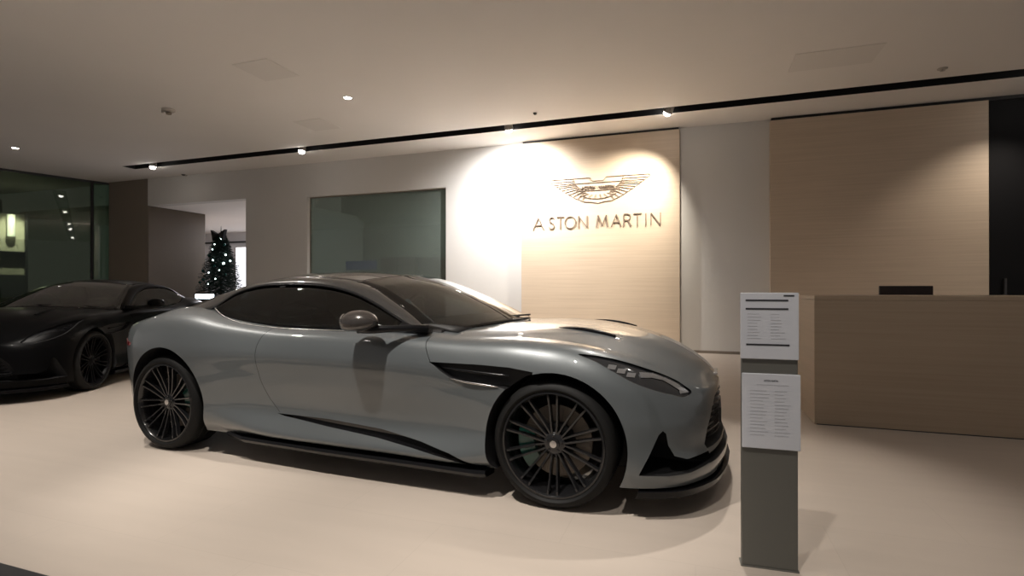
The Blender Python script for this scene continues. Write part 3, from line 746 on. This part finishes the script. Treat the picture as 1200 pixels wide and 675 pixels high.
SY = PY - .012
sign = empty('wall_sign', ((pl + pr_) / 2, SY, 2.6))
sign['label'] = 'metal winged emblem with capital lettering mounted on the oak panel'; sign['category'] = 'sign'
def stroke(bm, pts, w):
    for p, q in zip(pts, pts[1:]):
        add_bar(bm, (p[0], .002, p[1]), (q[0], .002, q[1]), w, .014, up=(0, 1, 0))
sx0 = (onY(643, 215, SY).x + onY(762, 215, SY).x) / 2; hw = (onY(762, 215, SY).x - onY(643, 215, SY).x) / 2
ztop = onY(700, 207.5, SY).z; zbot = onY(700, 238, SY).z; hh = ztop - zbot
def wing(bm, s):
    k = lambda x, y: (sx0 - sign.location.x + s * x * hw, ztop - sign.location.z + y * hh)
    W_ = .0065
    stroke(bm, [k(.0, -.13), k(.12, -.13), k(.16, .0), k(.98, .0), k(1.0, -.05), k(.93, -.16), k(.80, -.34), k(.64, -.55), k(.46, -.76), k(.27, -.92), k(.12, -.94), k(0, -1.0)], W_)
    stroke(bm, [k(.50, -.02), k(.46, -.26)], W_)
    stroke(bm, [k(.0, -.50), k(.36, -.48), k(.46, -.20), k(.0, -.20)], W_)
    stroke(bm, [k(.47, -.10), k(.96, -.11)], W_ * .8)
    ends = [(.90, -.20), (.85, -.27), (.80, -.34), (.73, -.43), (.66, -.52), (.58, -.62), (.50, -.71), (.41, -.80), (.32, -.88)]
    for i, e in enumerate(ends):
        t = i / (len(ends) - 1)
        stroke(bm, [k(.47 - .24 * t, -.18 - .42 * t), k(*e)], W_ * .7)
    arc = [k(.44 * math.cos(a), -.40 - .42 * math.sin(a)) for a in [math.pi / 2 * i / 10 for i in range(11)]]
    stroke(bm, arc, W_)
    for i in range(5):
        a = math.pi / 2 * (.5 + i) / 5
        stroke(bm, [k(.26 * math.cos(a), -.50 - .16 * math.sin(a)), k(.43 * math.cos(a), -.40 - .41 * math.sin(a))], W_ * .6)
bm = bmesh.new(); wing(bm, 1); wing(bm, -1); e_ = bm_obj('wings_emblem', bm, M['sign'], sign)
def text_mesh(name, body, size, loc, m, parent, ext=.008, rot=(math.pi / 2, 0, 0), sx=1.0, align='CENTER'):
    cu = bpy.data.curves.new(name, 'FONT'); cu.body = body; cu.size = size; cu.extrude = ext; cu.align_x = align
    t = bpy.data.objects.new(name, cu); COL.objects.link(t); bpy.context.view_layer.update()
    dg = bpy.context.evaluated_depsgraph_get(); me = bpy.data.meshes.new_from_object(t.evaluated_get(dg)); bpy.data.objects.remove(t)
    me.materials.clear(); me.materials.append(m)
    o = bpy.data.objects.new(name, me); COL.objects.link(o); o.location = loc; o.rotation_euler = rot; o.scale = (sx, 1, 1)
    if parent is not None: o.parent = parent
    return o
GL = {'A': [[(0, 0), (.5, 1), (1, 0)], [(.2, .36), (.8, .36)]], 'T': [[(0, 1), (1, 1)], [(.5, 1), (.5, 0)]], 'N': [[(0, 0), (0, 1), (1, 0), (1, 1)]], 'I': [[(.5, 0), (.5, 1)]],
      'M': [[(0, 0), (.12, 1), (.5, .1), (.88, 1), (1, 0)]], 'R': [[(0, 0), (0, 1), (.55, 1), (.82, .9), (.88, .76), (.8, .6), (.55, .5), (0, .5)], [(.5, .5), (1, 0)]],
      'O': [[(.5 + .5 * math.cos(a), .5 + .5 * math.sin(a)) for a in [2 * math.pi * i / 28 for i in range(29)]]],
      'S': [[(.92, .84), (.75, .97), (.5, 1), (.22, .94), (.1, .78), (.2, .62), (.5, .52), (.8, .42), (.92, .24), (.8, .07), (.5, 0), (.22, .04), (.06, .18)]]}
zb, zt = onY(700, 266.3, SY).z, onY(700, 252.3, SY).z
for c_, pa, pb in (('A', 625, 637), ('S', 643, 650), ('T', 652.5, 661), ('O', 662, 674.5), ('N', 678, 688), ('M', 699.5, 712), ('A', 716.5, 728), ('R', 731.5, 740), ('T', 742.5, 752), ('I', 755, 759), ('N', 763, 774)):
    xa, xb = onY(pa, 258, SY).x - sign.location.x, onY(pb, 258, SY).x - sign.location.x
    bm = bmesh.new()
    for st_ in GL[c_]: stroke(bm, [(xa + (xb - xa) * u, zb - sign.location.z + (zt - zb) * v) for u, v in st_], .017)
    bm_obj('letter', bm, M['sign'], sign)
for wd_, dx_ in (('ASTON', -.185), ('MARTIN', .17)):
    text_mesh('emblem_word', wd_, .085, (sx0 - sign.location.x + dx_, 0, ztop - sign.location.z - hh * .44), M['sign'], sign, .010, sx=1.0)

# ------------------------------------------------------------------ reception counter and what stands behind it
CX, CYf = .985, 5.24
ctr = box('reception_counter', CX, 6.2, CYf, 6.25, 0, 1.085, M['oak_dark'])
box('counter_top', CX - .0, 6.2, CYf - .0, 6.25, 1.085, 1.125, M['oak_dark'], ctr, .004)
box('kick_plate', CX + .015, 6.19, CYf - .003, CYf + .02, .0, .008, M['cab'], ctr)
tag(ctr, 'long oak veneered reception counter on the beige floor', 'counter')
a, b = onY(1030, 335, 6.6), onY(1093, 348, 6.6)
mo = empty('monitor', ((a.x + b.x) / 2, 6.6, .76))
hwm = (b.x - a.x) / 2
box('screen_shell', -hwm, hwm, -.02, .02, .10, a.z - .76, M['monitor'], mo, .008); box('stand', -.03, .03, .0, .05, .01, .25, M['monitor'], mo); box('base', -.13, .13, -.09, .11, 0, .015, M['monitor'], mo, .004)
box('display', -hwm + .015, hwm - .015, .019, .0215, .12, a.z - .78, M['gloss_black'], mo)
tag(mo, 'dark monitor back peeping over the oak counter', 'monitor')
dsk = box('staff_desk', CX + .3, 5.9, 6.255, 6.95, .72, .76, M['oak_dark'])
for xx in (CX + .32, 5.83):
    box('desk_side', xx, xx + .05, 6.26, 6.94, 0, .72, M['oak_dark'], dsk)
tag(dsk, 'low oak work desk hidden behind the reception counter', 'desk')

# ------------------------------------------------------------------ information totem
def cam_pt(px, Z, z): # only used to read a floor position from the photo
    u = (px - 600) / 620 * Z; return Vector((CT * u - ST * Z, ST * u + CT * Z, z))
k0, k1 = cam_pt(869, 2.262, 0), cam_pt(935, 2.202, 0)
kw = (k1 - k0).length; ka = math.atan2(k1.y - k0.y, k1.x - k0.x)
kio = empty('information_totem', ((k0 + k1) / 2), ka)
KZ = 1.163
bm = bmesh.new(); add_box(bm, -kw / 2, kw / 2, 0, .035, 0.006, KZ - .02, .003); bm_obj('column', bm, M['kiosk'], kio)
box('base_plate', -kw / 2 - .004, kw / 2 + .004, -.004, .06, 0, .006, M['kiosk'], kio)
def zk(py): return CAMZ + (339 - py) / 620 * 2.225
for (y0_, y1_, nm) in ((343, 421, 'upper'), (438, 526, 'lower')):
    z1_, z0_ = zk(y0_), zk(y1_)
    x0_, x1_ = -kw / 2 - .006, kw / 2 + .002
    if nm == 'lower': x0_, x1_ = -kw / 2 + .0, kw / 2 + .008
    c_ = box('information_card', x0_, x1_, -.012, .0, z0_, z1_, M['card'], kio, .003)
    c_['label'] = ('upper white card with three black rules' if nm == 'upper' else 'lower white card with a small centred heading')
    ww = x1_ - x0_; H_ = z1_ - z0_
    bm = bmesh.new()
    if nm == 'upper':
        for py, a_, b_ in ((352, .09, .82), (362, .09, .82), (404, .10, .84)):
            add_box(bm, x0_ + ww * a_, x0_ + ww * b_, -.0135, -.0115, zk(py) - .0035, zk(py) + .0035)
        add_box(bm, x0_ + ww * .74, x0_ + ww * .92, -.0135, -.0115, zk(346.5) - .003, zk(346.5) + .003)
        bm_obj('printed_rules', bm, M['ink'], c_)
        bm = bmesh.new()
        for i in range(9):
            zz = zk(368 + i * 3.6)
            add_box(bm, x0_ + ww * .12, x0_ + ww * (.12 + .28 * random.uniform(.6, 1)), -.0130, -.0115, zz - .0010, zz + .0010)
            add_box(bm, x0_ + ww * .52, x0_ + ww * (.52 + .26 * random.uniform(.5, 1)), -.0130, -.0115, zz - .0010, zz + .0010)
        bm_obj('printed_text', bm, M['pale_ink'], c_)
    else:
        t_ = text_mesh('heading', 'ASTON MARTIN', .010, ((x0_ + x1_) / 2, -.0125, zk(447)), M['ink'], c_, .0008, sx=.75)
        bm = bmesh.new()
        add_box(bm, x0_ + ww * .25, x0_ + ww * .80, -.0130, -.0115, zk(451) - .0010, zk(451) + .0010)
        for i in range(14):
            zz = zk(458 + i * 4)
            add_box(bm, x0_ + ww * .14, x0_ + ww * (.14 + .34 * random.uniform(.6, 1)), -.0130, -.0115, zz - .0009, zz + .0009)
            add_box(bm, x0_ + ww * .56, x0_ + ww * (.56 + .30 * random.uniform(.5, 1)), -.0130, -.0115, zz - .0009, zz + .0009)
        bm_obj('printed_text', bm, M['pale_ink'], c_)
tag(kio, 'slim grey totem with two white information cards in front of the counter', 'information stand')

# ------------------------------------------------------------------ christmas tree
tp = onY(259, 300, 11.95)
ttop = onY(259, 272, 11.95).z
tree = empty('christmas_tree', (tp.x, 11.95, 0))
tag(tree, 'dark decorated christmas tree with white lights and a dark bow on top', 'christmas tree')
bm = bmesh.new(); add_tube(bm, [(0, 0, .02), (0, 0, ttop - .1)], [.05, .015], 8); bm_obj('trunk', bm, M['bark'], tree)
bm = bmesh.new()
RB = .88
for i in range(640):
    t = (i + .5) / 640; h_ = .35 + (ttop - .45) * t ** .9; rad = RB * (1 - (h_ / ttop)) ** .72 * random.uniform(.82, 1.1) + .04
    a = i * 2.39996
    d = Vector((math.cos(a), math.sin(a), 0)); p0 = Vector((0, 0, h_ + .05)); p1 = d * rad + Vector((0, 0, h_ - .10 * rad)); 
    for k in range(7):
        f = .35 + .65 * k / 6; p = p0.lerp(p1, f); L_ = .11 * (1.1 - .5 * f)
        for sg in (-1, 1):
            side_ = Vector((-d.y, d.x, 0)) * sg; tip = p + (d * .6 + side_ * random.uniform(.6, 1.1) + Vector((0, 0, random.uniform(-.4, .5)))).normalized() * L_
            wv = Vector((0, 0, .012)) + d * .012
            v = [bm.verts.new(p - wv), bm.verts.new(p + wv), bm.verts.new(tip)]
            bm.faces.new(v)
    add_bar(bm, p0, p1, .008, .008)
me = bpy.data.meshes.new('foliage'); bm.to_mesh(me); bm.free(); finish('foliage', me, M['tree'], tree)
for (px, py, r) in ((262, 280, .022), (258, 287, .018), (257, 293, .018), (268, 299, .026), (261, 305.5, .022), (273, 306, .022), (269, 309, .03), (260, 320, .018), (268, 317, .014), (267, 327, .016), (262, 333, .016)):
    q = onY(px, py, 11.95) - tree.location
    zf = max(0, 1 - q.z / ttop); rs = RB * zf ** .72
    yy = -math.sqrt(max(rs * rs - q.x * q.x, .01)) * .95
    bm = bmesh.new(); bmesh.ops.create_icosphere(bm, subdivisions=2, radius=r); bm_obj('fairy_light', bm, M['fairy'], tree).location = (q.x * 1.0, yy, q.z)
for (px, py) in ((255, 300), (266, 287), (250, 318), (272, 322), (256, 328), (246, 331), (264, 312)):
    q = onY(px, py, 11.95) - tree.location; rs = RB * max(0, 1 - q.z / ttop) ** .72
    bm = bmesh.new(); bmesh.ops.create_icosphere(bm, subdivisions=2, radius=.045); bm_obj('bauble', bm, mat('dark_teal_bauble', (.02, .09, .08), .15, metal=.6), tree, True).location = (q.x, -math.sqrt(max(rs * rs - q.x ** 2, .01)), q.z)
bm = bmesh.new()
for s in (-1, 1):
    vs = []
    for yy in (-.05, .05):
        for x, z in ((0, .03), (.10, .07), (.27, .16), (.22, -.02), (.20, -.14), (.08, -.04), (0, -.03)): vs.append(bm.verts.new((s * x, yy, z)))
    n = 7
    bm.faces.new(vs[:n]); bm.faces.new(vs[n:][::-1])
    for i in range(n): bm.faces.new((vs[i], vs[(i + 1) % n], vs[n + (i + 1) % n], vs[n + i]))
bw = bm_obj('bow', bm, M['ribbon'], tree); bw.location = (0, -.08, ttop - .10)
bm = bmesh.new(); add_lathe(bm, [(.045, -.06), (.055, 0), (.045, .06)], 'Y', 14); bm_obj('bow_knot', bm, M['ribbon'], bw)
bm = bmesh.new(); add_tube(bm, [(0, 0, ttop - .1), (0, 0, ttop + .18)], [.02, .004], 6); bm_obj('tree_tip', bm, M['tree'], tree)
bm = bmesh.new(); add_lathe(bm, [(.20, 0), (.26, .30), (.24, .30), (.18, .02)], 'Z', 24); bm_obj('pot', bm, M['cab'], tree)
# low dark plinth with a small lit screen, left of the tree foot
a, b = onY(229, 350, 10.8), onY(251, 345, 10.8)
pt = box('display_plinth', a.x - .9, b.x + .02, 10.62, 10.98, 0, a.z - .02, M['cab'], None, .01)
box('plinth_cap', a.x - .92, b.x + .04, 10.60, 11.0, a.z - .02, a.z, M['cab'], pt)
tag(pt, 'low dark plinth beside the christmas tree behind the grey car', 'plinth')
sc_ = box('lit_screen', a.x, b.x, 10.80, 10.84, a.z, b.z + .01, M['cab'], None, .003)
box('screen_face', a.x + .01, b.x - .01, 10.795, 10.801, a.z + .008, b.z + .004, M['screen'], sc_)
tag(sc_, 'small bright bluish screen on the dark plinth beside the tree', 'screen')

# ------------------------------------------------------------------ ceiling fittings and light
def spot(parent, loc, target, power, color=(1, .84, .68), angle=70, blend=.6, radius=.03):
    l = bpy.data.lights.new('lamp', 'SPOT'); l.energy = power; l.color = color; l.spot_size = math.radians(angle); l.spot_blend = blend; l.shadow_soft_size = radius
    o = bpy.data.objects.new('lamp', l); COL.objects.link(o); o.parent = parent
    o.location = Vector(loc) - parent.location
    o.rotation_euler = (Vector(target) - Vector(loc)).to_track_quat('-Z', 'Y').to_euler()
    return o
def downlight(x, y, power, label, target=None, angle=75, color=(1, .84, .68), group=None, blend=.7, vis=True, radius=.055):
    t = empty('recessed_downlight', (x, y, CZ))
    bm = bmesh.new(); add_lathe(bm, [(.075, -.001), (.078, -.010), (.062, -.012), (.055, -.002)], 'Z', 32, closed=True); bm_obj('trim_ring', bm, M['white_plastic'], t, True, 40)
    bm = bmesh.new(); add_lathe(bm, [(.055, -.0005), (.053, -.006), (.002, -.007)], 'Z', 32); bm_obj('lens', bm, M['emit'], t, True, 40)
    spot(t, (x, y, CZ - .03), target or (x, y, 0), power, color, angle, blend, radius)
    tag(t, label, 'ceiling light', group); return t
W1 = (1, .88, .76); W2 = (1, .93, .85)
downlight(-13.71, 7.19, 120, 'round ceiling downlight above the black car, left of the smoke detector', color=W1)
downlight(-5.17, 7.02, 260, 'round ceiling downlight in the middle of the ceiling, in front of the slot', color=W1)
# fittings over the display floor, outside the photo's frame but lighting it
G = 'downlights over the display floor'
for (x, y, pw, tx, ty, lab) in (
        (-1.9, 1.15, 700, -1.7, 2.9, 'downlight above the front window, over the car door'),
        (-.35, .65, 230, -.1, 2.3, 'downlight above the front window, over the totem'),
        (-4.6, 1.3, 380, -5.2, 2.3, 'downlight above the front window, over the car tail'),
        (-.2, 5.0, 330, .1, 3.5, 'downlight above the far side of the grey car'),
        (-5.5, 2.9, 420, -4.9, 3.2, 'downlight over the floor between the two cars'),
        (1.8, 3.6, 34, 1.8, 3.8, 'added unseen downlight over the aisle before the counter'),  # this one and the next are added out of view for bounce light
        (5.2, 6.6, 110, 4.6, 8.3, 'added unseen downlight over the space behind the counter')):
    downlight(x, y, pw, lab, (tx, ty, 0), group=None, color=W2, angle=58 if x == -1.9 else (48 if x in (-.2, -.35) else 80))

def slot_lamp(x, target, power, label, angle=60, color=(1, .93, .86), tilt=0):
    y = 9.32
    t = empty('slot_spotlight', (x, y, CZ + .13))
    d = (Vector(target) - Vector((x, y, CZ + .0))).normalized()
    bm = bmesh.new(); add_lathe(bm, [(.012, .09), (.055, .08), (.06, 0), (.05, -.012), (.045, -.004)], 'Z', 28)
    h = bm_obj('lamp_head', bm, M['white_plastic'], t, True, 40)
    rot = d.to_track_quat('-Z', 'Y'); h.rotation_euler = rot.to_euler(); h.location = (0, 0, -.15); h.scale = (1.35, 1.35, 1.35)
    bm = bmesh.new(); add_lathe(bm, [(.046, -.006), (.043, -.03), (.03, -.045), (.001, -.05)], 'Z', 28); bm_obj('lens', bm, M['emit'], h, True, 40)
    bm = bmesh.new(); add_tube(bm, [(0, 0, .01), (0, 0, -.06)], .008, 8); bm_obj('bracket', bm, M['black'], t)
    spot(t, Vector((x, y, CZ - .02)) + d * .09, target, power, color, angle, 1.0, .05)
    tag(t, label, 'spotlight'); return t
slot_lamp(-12.5, (-12.5, 9.0, 0), 60, 'small spotlight at the left end of the ceiling slot', 70)
slot_lamp(-8.04, (-8.0, 8.6, 0), 120, 'small spotlight in the ceiling slot above the grey office window', 80)
slot_lamp(-3.29, (-3.4, 10.3, 2.3), 900, 'spotlight in the ceiling slot beside the winged sign, washing its left edge', 150, (1, .97, .95))
slot_lamp(-.44, (-1.7, 10.3, 1.9), 640, 'spotlight in the ceiling slot beside the winged sign, washing its right edge', 94, (1, .90, .76))

slot_lamp(5.0, (3.9, 10.3, 1.5), 150, 'spotlight in the ceiling slot above the right end of the counter', 75, (1, .88, .76))
# lamps of the rooms behind
def area(name, loc, size, power, color, target, parent=None):
    l = bpy.data.lights.new(name, 'AREA'); l.energy = power; l.color = color; l.shape = 'DISK'; l.size = size
    o = bpy.data.objects.new(name, l); COL.objects.link(o); o.location = loc; o.rotation_euler = (Vector(target) - Vector(loc)).to_track_quat('-Z', 'Y').to_euler(); return o
def disc_light(x, y, z, power, color, label, r=.12):
    t = empty('ceiling_disc_light', (x, y, z))
    bm = bmesh.new(); add_lathe(bm, [(r, 0), (r, -.03), (r * .9, -.035), (.01, -.036)], 'Z', 28); bm_obj('diffuser', bm, M['white_plastic'], t, True, 40)
    o = area('lamp', (x, y, z - .05), r * 2, power, color, (x, y, 0)); o.parent = t; o.location = (0, 0, -.05)
    tag(t, label, 'ceiling light'); return t
disc_light((xo + xr) / 2 - 1.2, 14.2, LZ, 190, (.97, .95, 1), 'ceiling light of the bright room behind the christmas tree')
disc_light((wl + wr) / 2, 12.6, 4.5, 90, (.95, 1, .98), 'ceiling light of the dim office behind the grey window')

# lamp-lit niche behind the green glass
a = onY(13, 254, 10); 
nb = Vector((-19.2, 7.9, 0))
nr = empty('lit_niche', (0, 0, 0))
c0 = cam_pt(-6, 15.6, 0); c1 = cam_pt(30, 16.1, 0)
ang = math.atan2(c1.y - c0.y, c1.x - c0.x)
nr.location = (c0 + c1) / 2; nr.rotation_euler = (0, 0, ang); wN = (c1 - c0).length
z1 = CAMZ + (339 - 250) / 620 * 15.8; z0 = CAMZ + (339 - 322) / 620 * 15.8
cream = mat('cream_panel', (.62, .58, .47), .6)
box('back_panel', -wN / 2, wN / 2, 0, .05, 0, z1, cream, nr)
for s in (-1, 1): box('side_panel', s * wN / 2 - .03, s * wN / 2 + .03, -.25, .05, 0, z1 + .03, M['cab'], nr)
box('shelf', -wN / 2 + .03, wN / 2 - .03, -.22, 0, (z0 + z1) / 2 - .25, (z0 + z1) / 2 - .22, M['cab'], nr); box('base_cabinet', -wN / 2 + .03, wN / 2 - .03, -.25, 0, 0, z0, M['cab'], nr, .01)
spot(nr, nr.location + Vector((math.sin(ang) * .9, -math.cos(ang) * .9, z1 + .3)), nr.location + Vector((0, 0, 2.4)), 700, (1, .93, .8), 70, .8).matrix_parent_inverse = nr.matrix_world.inverted() if False else Matrix.Rotation(-ang, 4, 'Z')  # unseen spot added above the niche to brighten its back panel
tag(nr, 'lit cream shelving niche seen through the green glass', 'shelving')
wlm = empty('wall_lamp', nr.location + Vector((math.sin(ang) * .14, -math.cos(ang) * .14, (z0 + z1) / 2 + .55)))
bm = bmesh.new(); add_lathe(bm, [(.02, -.33), (.09, -.32), (.09, .32), (.02, .33)], 'Z', 20); bm_obj('lamp_shade', bm, mat('glowing_shade', (1, .96, .85), .5, emit=(1, .95, .82), estr=5.0), wlm, True, 40)
tag(wlm, 'glowing vertical tube lamp in the cream niche behind the green glass', 'lamp')

# smoke detector and other small ceiling items
t = empty('smoke_detector', (-8.35, 6.5, CZ)); 
bm = bmesh.new(); add_lathe(bm, [(.10, 0), (.10, -.025), (.07, -.045), (.02, -.05)], 'Z', 28); bm_obj('base', bm, M['white_plastic'], t, True, 40)
bm = bmesh.new(); add_lathe(bm, [(.045, -.05), (.04, -.085), (.01, -.09)], 'Z', 20); bm_obj('sensor', bm, M['column'], t, True, 40)
bm = bmesh.new(); add_lathe(bm, [(.02, 0), (.02, -.04), (.002, -.045)], 'Z', 12, (-.14, 0, 0)); bm_obj('test_button', bm, M['white_plastic'], t, True, 40)
tag(t, 'round white smoke detector on the ceiling at the left', 'smoke detector')
t = empty('ceiling_sensor', (-2.59, 8.68, CZ)); bm = bmesh.new(); add_lathe(bm, [(.03, 0), (.03, -.02), (.012, -.035), (.002, -.036)], 'Z', 16); bm_obj('sensor_body', bm, M['cab'], t, True, 40)
tag(t, 'tiny dark sensor on the ceiling before the slot', 'sensor')
q = onY(218, 204, YW); t = empty('security_camera', (q.x, YW, q.z))
bm = bmesh.new(); bmesh.ops.create_uvsphere(bm, u_segments=18, v_segments=12, radius=.06); o = bm_obj('dome', bm, M['cab'], t, True); o.location = (0, -.08, 0)
bm = bmesh.new(); add_lathe(bm, [(.05, -.06), (.06, -.05), (.06, 0)], 'Y', 20); bm_obj('mount', bm, M['white_plastic'], t, True, 40)
tag(t, 'small dark dome camera on the wall above the alcove', 'security camera')
def gz(px, py, z): 
    Z = (z - CAMZ) * 620 / (339 - py); return cam_pt(px, Z, z)
for (px, py, sx_, sy_, lab) in ((312, 82, .6, .6, 'square flush ceiling hatch between the smoke detector and the middle downlight'), (372, 146, .6, .6, 'square flush ceiling hatch behind the middle downlight'), (978, 68, 1.0, .6, 'rectangular flush ceiling hatch above the right side of the room')):
    c_ = gz(px, py, CZ); t = box('ceiling_hatch', c_.x - sx_ / 2, c_.x + sx_ / 2, c_.y - sy_ / 2, c_.y + sy_ / 2, CZ - .006, CZ, M['skin_dark'], None, .002)
    tag(t, lab, 'ceiling hatch')
c_ = gz(1105, 80, CZ); t = empty('ceiling_sprinkler', (c_.x, c_.y, CZ)); bm = bmesh.new(); add_lathe(bm, [(.06, 0), (.06, -.008), (.015, -.012), (.012, -.03), (.03, -.034), (.002, -.036)], 'Z', 24); bm_obj('cover', bm, M['white_plastic'], t, True, 40)
tag(t, 'flat round sprinkler cover on the ceiling at the right', 'sprinkler')

# ------------------------------------------------------------------ world, camera, view
w = bpy.data.worlds.new('night'); SC.world = w; w.use_nodes = True
w.node_tree.nodes['Background'].inputs[0].default_value = (1, .93, .88, 1); w.node_tree.nodes['Background'].inputs[1].default_value = .17
cam = bpy.data.cameras.new('camera'); cam.sensor_width = 36; cam.lens = 36 * 620 / 1200; cam.clip_start = .05
co = bpy.data.objects.new('camera', cam); COL.objects.link(co); co.location = (0, 0, CAMZ); co.rotation_euler = (math.radians(90 + .14), 0, TH)
SC.camera = co
SC.view_settings.view_transform = 'Standard'; SC.view_settings.look = 'None'; SC.view_settings.gamma = 1; SC.view_settings.exposure = .12
SC.view_settings.use_curve_mapping = False
